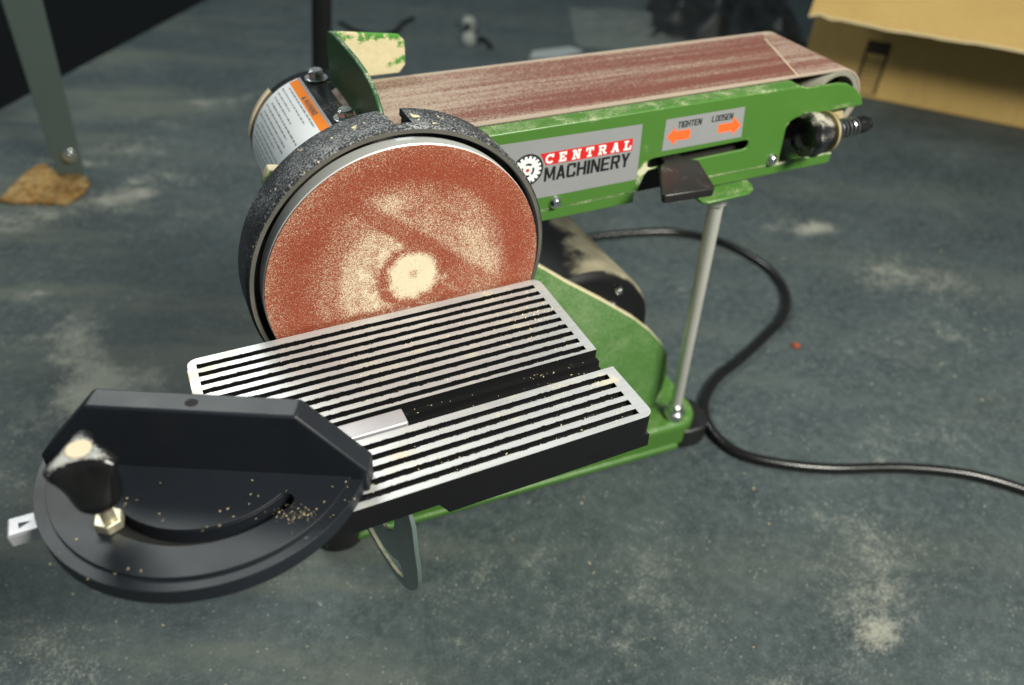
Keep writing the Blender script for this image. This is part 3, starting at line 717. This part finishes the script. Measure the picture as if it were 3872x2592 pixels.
# ---- support rod
A, B = Vector((248, 50, -17.5)), Vector((260, 51.5, -249.8))
ro = obj('support_rod', MB().tube([A, A.lerp(B, .33), A.lerp(B, .66), B], [5.6, 5.2, 4.8, 4.8], 20), ROD, SA)
def hexnut(c, r, h):
    return MB().prism([(c[0]+r*cos(k*pi/3+.4), c[1]+r*sin(k*pi/3+.4)) for k in range(6)], c[2], c[2]+h)
obj('nut', hexnut((248.6, 50, -30), 7.4, 9.5), ROD, ro, bevel=0.7)
obj('nut', hexnut((259.6, 51.4, -249.9), 9.6, 8.0), CHROME, ro, bevel=0.9)
obj('jam_nut', MB().cyl(6.6, -241.9, -234, 'z', (259.3, 51.4, 0), 24, ch=.8), CHROME, ro)

# ---- disc table: black casting, machined top with slots, gauge groove
zt = -17.5
def tbl():
    m = MB()
    gl = [-9.4-6.58*i for i in range(10)]; gr = [-93.2-6.7*i for i in range(5)]
    far = rrect(-118.5, 77.2, -72.4, -2.8, 5, 4); near = rrect(-118.5, 78.2, -125.2, -87.4, 5, 4)
    def gs(y): return [(-114.4, y-1.62), (70.8, y-1.62), (71.6, y+.0), (70.8, y+1.62), (-114.4, y+1.62)] if False else [(-114.4, y-1.62), (71.6, y-1.62), (71.6, y+1.62), (-114.4, y+1.62)]
    def sq(o, keep):                                       # only the outer corners are rounded
        return o
    fa = arc(72.2, -7.8, 5, 0, 90, 5)+arc(-113.5, -7.8, 5, 90, 180, 5)+[(-118.5, -72.4), (76.6, -72.4)]
    ne = [(77.6, -87.4), (-118.5, -87.4)]+arc(-113.5, -120.2, 5, 180, 270, 5)+arc(73.2, -120.2, 5, 270, 360, 5)
    m.prism(fa, zt-2.6, zt, 'z', [gs(y) for y in gl], 1, 0)
    m.prism(ne, zt-2.6, zt, 'z', [gs(y) for y in gr], 1, 0)
    return m, fa, ne
m, fa, ne = tbl()
TB = MB()
TB.prism(fa, zt-14, zt-2.62, 'z'); TB.prism(ne, zt-14, zt-2.62, 'z')
TB.box(-118.4, 77, -87.3, -72.5, zt-14, zt-9.0)
TB.box(-118.4, 76.8, -76.2, -72.5, zt-9.0, zt-5.2)
TB.prism([(-27, -39.3), (-32, -31.6), (78, -31.6), (78.4, -39.3)], -124.9, -119.0, 'y')
TB.box(72.5, 77.9, -119, -6, -39.3, -31.6)
table = obj('disc_table', TB, BLACK, SA)
obj('table_top', m, [ALU, BLACK], table, smooth=0)
# near-left end of the table is left bare metal
obj('table_edge', MB().box(-118.95, -118.55, -68, -10, -30.5, zt-.4), ALU, table)

# ---- tilting trunnion under the table (zinc plate with an arc slot)
pl = [(-113.0, -31.8), (-113.2, -44), (-118.7, -50.3), (-120.8, -66), (-123.4, -77), (-123.4, -88), (-119.5, -98), (-111.5, -110), (-102, -120.8), (-90.6, -130.5), (-73.4, -142), (-57.4, -150.5), (-37.8, -160), (-20.7, -168), (-8, -172), (-6, -150), (-6, -31.8)]
sl = [(-26, -153), (-43, -143.3), (-63.4, -134), (-79.7, -122), (-90.5, -111.5), (-95, -109.3), (-98.5, -110.5), (-100.6, -114.7), (-99, -117.6), (-86.2, -128.6), (-74.3, -136.4), (-63.3, -143), (-50.2, -150), (-31, -158), (-22, -160)]
h2 = [(-89.6, -36), (-89.7, -79.4), (-87.9, -86.6), (-82.2, -95.8), (-72.9, -106.5), (-66, -112), (-58, -112), (-50, -100), (-48, -36)]
obj('trunnion_plate', MB().prism(pl, -43.2, -40.8, 'x', [sl, h2]), dusty('zinc_plate', (0.20, 0.27, 0.25), 0.32, cover=0.5, side=-0.1, metal=0.55, dcol=(0.5, 0.48, 0.36), lo=.3), SA, bevel=0.4)
obj('trunnion_arm', MB().prism([(-14, -31.6), (-14, -70), (24, -80), (30, -40), (30, -31.6)], -40.4, -36, 'x'), BLACK, SA)

# ---- power cord
cp = [(236, 215, -200), (262, 262, -262), (285, 345, -280), (330, 384, -280), (362, 388, -280), (416, 379, -280), (456, 368, -280), (487, 353, -280), (519, 320, -280), (535, 279, -280), (538, 236, -280), (522.6, 194, -280), (491, 161, -280), (449, 140, -280),
      (396, 118, -280), (357, 104, -280), (327.6, 85, -280), (310, 63, -280), (304, 37, -280), (311, 10, -280), (337, -14, -280), (378, -38, -280), (435, -61, -280), (480, -86, -280), (508, -110, -280), (540, -150, -280), (610, -240, -280), (760, -330, -280), (980, -360, -280), (1250, -300, -280), (1600, -180, -280)]
obj('power_cord', MB().tube(smooth_path([(x, y, z+.5) for x, y, z in cp], 10), 4.8, 14), CORD, SA)

# ================================================================== MITRE GAUGE
U = Vector((.893, -.451, 0)).normalized(); Vv = Vector((-.451, -.893, 0)).normalized()
def uv(p): q = U*p.x+Vv*p.y; return Vector((q.x, q.y, p.z))
MG = thing('mitre_gauge', 'black mitre gauge with knob and steel bar overhanging left end of the sander table', 'mitre gauge', (-117, -85, zt))
bar = obj('guide_bar', MB().box(-196, -31.2, -84.6, -74.2, -24.6, -18.1), plain('guide_bar_steel', (0.50, 0.49, 0.52), 0.42, 0.45), MG, bevel=1.0, seg=3)
m = MB().prism([(-191.6, -81.4), (-191.9, -78.4), (-187.4, -79.2)], -18.08, -17.98)
obj('arrow_mark', m, INK, bar)
cu, cv = -69.3, 121.9
body = arc(cu, cv, 67.3, 180, 0, 64)
def slotpoly(r0, r1, a0, a1):
    rm, h = (r0+r1)/2, (r1-r0)/2
    e = lambda a, b0, b1: arc(cu+rm*cos(radians(a)), cv+rm*sin(radians(a)), h, b0, b1, 8)
    return arc(cu, cv, r1, a0, a1, 26)+e(a1, a1, a1+180)[1:-1]+arc(cu, cv, r0, a1, a0, 26)+e(a0, a0+180, a0+360)[1:-1]
sl = slotpoly(41.2, 48.6, 33, 146)
floor_ = slotpoly(41.0, 48.8, 33, 146)
step_ = arc(cu, cv, 62.4, 180, 0, 56)
hd = obj('gauge_head', MB().prism(body, -17.2, -9.6, 'z', [sl]).xf(uv), PLASTIC, MG, bevel=0.9, seg=3)
obj('raised_sector', MB().prism(step_, -9.5, -8.2, 'z', [sl]).xf(uv), PLASTIC, hd, bevel=0.5, seg=2)
obj('slot_floor', MB().prism(floor_, -17.15, -16.7).xf(uv), DARK, hd)
hole = [(-68.1+2.6*cos(2*pi*i/18), 127.6+2.2*sin(2*pi*i/18)) for i in range(18)]
fm = MB()
tu = [(-134.5, -17.2), (-134.5, -5.0), (-108.2, 25), (-26.4, 25), (-.4, -4.5), (-.4, -17.2)]
fm.prism(tu, 121.8, 132.6, 'y')
fe = obj('fence', fm.xf(uv), PLASTIC, MG, bevel=1.1, seg=3)
obj('hole', MB().prism(hole, 24.9, 25.12).xf(uv), DARK, fe)
obj('nut', hexnut((-157.0, -102.6, -8.0), 5.6, 4.6), YZINC, MG, bevel=0.5)
kc = (-156.6, -103.2)
m = MB(); prof = [(0.01, 5.6), (3.5, 5.4), (6.6, 6.6), (8.3, 9.4), (8.9, 13), (9.0, 18), (9.0, 23), (8.9, 28), (8.3, 31.2), (7.0, 33.4), (5.4, 34.4), (0.01, 34.4)]
lob = [0, 0, 0, 0, .0, .03, .11, .25, .34, .26, .08, 0]
N = 72; K = len(prof); vs = []
for i in range(N):
    a = 2*pi*i/N
    for (r, h), l in zip(prof, lob):
        rr = r*(1+l*(2.2*max(0, .5+.5*cos(3*(a-radians(85))))**1.7-.5)); vs.append((kc[0]+rr*cos(a), kc[1]+rr*sin(a), h))
m.add(vs, [(i*K+q, i*K+q+1, ((i+1) % N)*K+q+1, ((i+1) % N)*K+q) for i in range(N) for q in range(K-1)])
kb = obj('clamp_knob', m, dusty('glossy_knob_painted_highlight', (0.009, 0.009, 0.009), 0.18, cover=0.42, side=-0.12, lo=0.62, hi=1.0, patch=90, dcol=(0.40, 0.40, 0.38)), MG, smooth=50)  # pale lobe tops are lamp highlights painted through the dust mask
obj('knob_cap', MB().cyl(4.3, 34.3, 34.9, 'z', (*kc, 0), 28, ch=.2), CREAM, kb)
obj('stud', MB().cyl(2.6, -8, 5.8, 'z', (*kc, 0), 16), YZINC, kb)

# ================================================================== THINGS ON THE BENCH
Z0 = -BZ
# cardboard box with one flap hanging out
fA, fB = Vector((1006, 725)), Vector((1430, 220)); fd = (fB-fA).normalized(); fn = Vector((-fd.y, fd.x))
if fn.y < 0: fn = -fn
def bx(t, s): p = fA+fd*t+fn*s; return (p.x, p.y)
Lb = (fB-fA).length
bxr = thing('cardboard_box', 'brown cardboard box with a flap hanging open behind the sander', 'box', (*bx(Lb/2, 150), Z0))
m = MB().prism([bx(0, 0), bx(Lb, 0), bx(Lb, 320), bx(0, 320)], Z0+.5, Z0+262)
obj('carton', m, CARD, bxr, bevel=2)
m = MB(); n = 40; lo = []; 
for i in range(n+1):
    t = -2+(Lb+2)*i/n; j = random.uniform(-1.2, 1.2)+1.2*sin(i*.5)+(5 if i == 1 else 0)
    lo.append((t, j))
vs = []
for t, j in lo:
    for s, z in ((-150, Z0+160+j), (-148, Z0+163+j), (-2, Z0+264), (-2, Z0+261)):
        vs.append((*bx(t, s), z))
for i in range(n):
    a, b = i*4, i*4+4
    m.add([], [])
    m.f += [[a, a+1, b+1, b], [a+1, a+2, b+2, b+1], [a+2, a+3, b+3, b+2], [a+3, a, b, b+3]]; m.m += [1, 0, 0, 0]
m.v = vs; m.f += [[0, 1, 2, 3], [n*4, n*4+1, n*4+2, n*4+3]]; m.m += [0, 0]
obj('flap', m, [CARD, CARD_EDGE], bxr, smooth=20)
pm = MB()
def pr_(t0, t1, z0, z1):
    q0, q1 = bx(t0, -.4), bx(t1, -.4); pm.add([(*q0, z0), (*q1, z0), (*q1, z1), (*q0, z1)], [(0, 1, 2, 3)])
t0 = (Vector((1068, 651))-fA).dot(fd); t1 = t0+40
for a, b, c, d in ((t0, t0+4.5, 8, 100), (t1-4.5, t1, 8, 100), (t0+4.5, t1-4.5, 78, 100), (t0+4.5, t1-4.5, 66, 69), (t0+4.5, t1-4.5, 58, 61), (t0+4.5, t1-4.5, 50, 52.4), (t0+4.5, t1-4.5, 42, 44.4), (t0+4.5, t1-4.5, 34, 36.2), (t0+4.5, t1-4.5, 26, 28.2), (t0+4.5, t1-4.5, 18, 20), (t0+4.5, t1-4.5, 8, 10.4)):
    pr_(a, b, Z0+c, Z0+d)
obj('printed_panel', pm, plain('brown_print', (0.035, 0.025, 0.012), 0.8), bxr, smooth=0)

# grey post with its bolt, standing on a scrap of cork
gp = thing('steel_post', 'tapered grey painted steel post with a bolt near its foot at the left', 'post', (-216, 782, Z0))
th = 6.0
m = MB(); P0, P1 = Vector((-216, 781, Z0+5.5)), Vector((-196, 775, Z0+430))
for y0, y1 in ((0, th),):
    vs = []
    for P_, w in ((P0, 34), (P1, 52)):
        for sx, sy in ((-1, 0), (1, 0), (1, 1), (-1, 1)):
            vs.append((P_.x+sx*w/2*.98, P_.y-sx*w/2*.18+sy*th, P_.z))
    m.add(vs, [(0, 1, 2, 3), (4, 5, 6, 7), (0, 1, 5, 4), (1, 2, 6, 5), (2, 3, 7, 6), (3, 0, 4, 7)])
ps = obj('plate', m, POST, gp, bevel=1.0)
obj('flange', m2 := MB().add([(v[0]+ (16 if i % 4 in (1, 2) else 32), v[1]+(30 if i % 4 in (2, 3) else 5), v[2]) for i, v in enumerate(vs)], [(0, 1, 2, 3), (4, 5, 6, 7), (0, 1, 5, 4), (1, 2, 6, 5), (2, 3, 7, 6), (3, 0, 4, 7)]), POST, gp) if False else None
obj('bolt', hexbolt((-210, 777.5, Z0+34), 7.5, -6, 'y', 9.5), CHROME, gp, bevel=.5)
ck = [(-301, 742), (-292, 768), (-276, 800), (-262, 826), (-246, 828), (-235, 800), (-226, 786), (-212, 790), (-197, 768), (-196, 752), (-206, 726), (-226, 703), (-243, 712), (-262, 722), (-283, 727)]
ck2 = []
for i, p in enumerate(ck):
    q = ck[(i+1) % len(ck)]
    for t in (0, .33, .66): ck2.append((p[0]+(q[0]-p[0])*t+random.uniform(-2, 2), p[1]+(q[1]-p[1])*t+random.uniform(-2, 2)))
m = MB().prism(ck2, Z0+.3, Z0+5.2)
tag(obj('cork_scrap', m, CORK, bevel=1.0), 'ragged orange brown cork scrap under the foot of the grey post', 'cork')

# tall black tube behind the sander
tb = obj('black_tube', MB().tube([(104, 700, Z0+1), (119, 700, -150), (131, 700, -40), (150, 700, 140)], 12.5, 24), TUBE)
tag(tb, 'tall black tube standing on the bench behind the drum hood', 'tube')

# thin wires, white connector, film, strips
w1 = MB().tube(smooth_path([(300, 1300, Z0+3), (318, 1240, Z0+3), (345, 1206, Z0+3), (386, 1214, Z0+3), (420, 1262, Z0+3), (452, 1286, Z0+3)], 8), 5.0, 8)
tag(obj('wire', w1, CORD), 'thin black wire curved on the bench behind the green work stop', 'wire')
cn = thing('cable_connector', 'small white two-piece cable connector on a black wire at the back', 'connector', (520, 1140, Z0))
obj('white_cap', MB().lathe([(0.01, 0), (13, 0), (15, 4), (14, 22), (9, 28), (0.01, 28)], 'z', (536, 1184, Z0+.5), 24), WHITEP, cn)
obj('white_cap', MB().lathe([(0.01, 0), (13, 0), (15, 4), (14, 16), (9, 22), (0.01, 22)], 'z', (506, 1112, Z0+.5), 24), WHITEP, cn)
obj('wire', MB().tube(smooth_path([(560, 1236, Z0+10), (548, 1210, Z0+16), (536, 1184, Z0+20), (520, 1150, Z0+8), (540, 1110, Z0+5), (536, 1072, Z0+4)], 8), 5.0, 8), CORD, cn)
def crumple(name, cx, cy, sx, sy, rot, h, mat, n=34, seed=1, base=1.0):
    from mathutils import noise as mn
    vs = []
    for j in range(n+1):
        for i in range(n+1):
            u_, v_ = i/n-.5, j/n-.5; e = min(1, 4.5*(0.5-abs(u_)), 4.5*(0.5-abs(v_)))
            p = Vector((u_*5+seed*7, v_*5, seed)); z = base+h*max(0, e)**.6*(.35+.65*abs(mn.noise(p))+.5*max(0, mn.noise(p*2.3)))
            x, y = u_*sx*(1+.1*mn.noise(p*.7)), v_*sy*(1+.1*mn.noise(p*.6+Vector((9, 0, 0))))
            vs.append((cx+x*cos(rot)-y*sin(rot), cy+x*sin(rot)+y*cos(rot), Z0+z))
    return obj(name, MB().add(vs, [(j*(n+1)+i, j*(n+1)+i+1, (j+1)*(n+1)+i+1, (j+1)*(n+1)+i) for j in range(n) for i in range(n)]), mat, smooth=180)
tag(crumple('plastic_film', 866, 1100, 230, 260, -.45, 12, FILM, seed=2), 'crumpled clear plastic film lying on the bench behind the belt', 'plastic film')
tag(crumple('bin_bag', 1130, 1120, 330, 420, -.6, 75, BIN, n=40, seed=5), 'crumpled black plastic bag beside the cardboard box', 'plastic bag')
tag(obj('grey_strip', MB().prism([(585, 1000), (606, 1030), (690, 1030), (702, 1000), (640, 985)], Z0+.4, Z0+4), GREYP, bevel=.6), 'small pale grey strip lying on the bench behind the belt edge', 'strip')
m = MB()
c = Vector((471, 116, Z0))
bmn = [(c.x+random.uniform(-4, 4), c.y+random.uniform(-5, 5)) for _ in range(1)]
m.lathe([(0.01, 0.1), (4.2, 0.4), (4.8, 2), (2.6, 4.4), (0.01, 5)], 'z', (c.x, c.y, Z0), 7)
tag(obj('rust_crumb', m, RUST, smooth=0), 'tiny red brown crumb alone on the bench right of the cord', 'crumb')

# loose sawdust and chips on the table, base and bench
m = MB()
def chip(x, y, z, s):
    a = random.uniform(0, pi); l = s*random.uniform(.8, 1.9); w = s*random.uniform(.4, .8); h = s*random.uniform(.25, .6)
    vs = []
    for sx, sy in ((-1, -1), (1, -.7), (.8, 1), (-.9, .8)):
        px, py = sx*l/2, sy*w/2; vs.append((x+px*cos(a)-py*sin(a), y+px*sin(a)+py*cos(a), z+.02))
    vs.append((x+random.uniform(-.2, .2)*l, y, z+h)); m.add(vs, [(0, 1, 4), (1, 2, 4), (2, 3, 4), (3, 0, 4)])
def in_groove(y):
    return any(abs(y-(-9.4-6.58*i)) < 1.62 for i in range(10)) or any(abs(y-(-93.2-6.7*i)) < 1.62 for i in range(5))
for k in range(1500):
    x, y = random.uniform(-112, 70), random.uniform(-124, -4)
    if random.random() < .45 and y < -30 and x < 30: continue
    z = zt if not in_groove(y) else zt-2.6
    if -87.4 < y < -72.4: z = zt-9.0 if y < -76.3 else zt-5.2
    if -87.4 < y < -72.4 and x < -30: continue
    chip(x, y, z, random.choice((.35, .45, .5, .6, .8)))
for k in range(130):
    x, y = random.gauss(58, 10), random.gauss(-30, 8)
    if x < 75: chip(x, y, zt if not in_groove(y) else zt-2.6, random.choice((.5, .7, .9, 1.2)))
for k in range(900):
    x, y = random.uniform(-300, 800), random.uniform(-280, 560)
    if -70 < x < 300 and y > 40 and y < 245: continue
    chip(x, y, Z0, random.choice((.3, .35, .4, .5, .6, .8, 1.4)))
for k in range(80):
    x, y = random.uniform(-180, -10), random.gauss(-110, 14)
    q = Vector((x, y)); d = (q-Vector((-117.6, -85.4))).length
    vv = Vector((Vv.x, Vv.y)).dot(q)
    if d < 70 and vv > 134 and not 38 < d < 52: chip(x, y, -8.0, random.choice((.35, .45, .6)))
for k in range(90):
    q = random.gauss(0, 1), random.gauss(0, 1); p = Vector((-91.4, -125.4))+Vector((U.x, U.y))*q[0]*5.5+Vector((Vv.x, Vv.y))*q[1]*1.9
    chip(p.x, p.y, -8.15, random.choice((.2, .25, .3, .5)))
kind(obj('sawdust', m, CHIP, smooth=0), 'stuff')
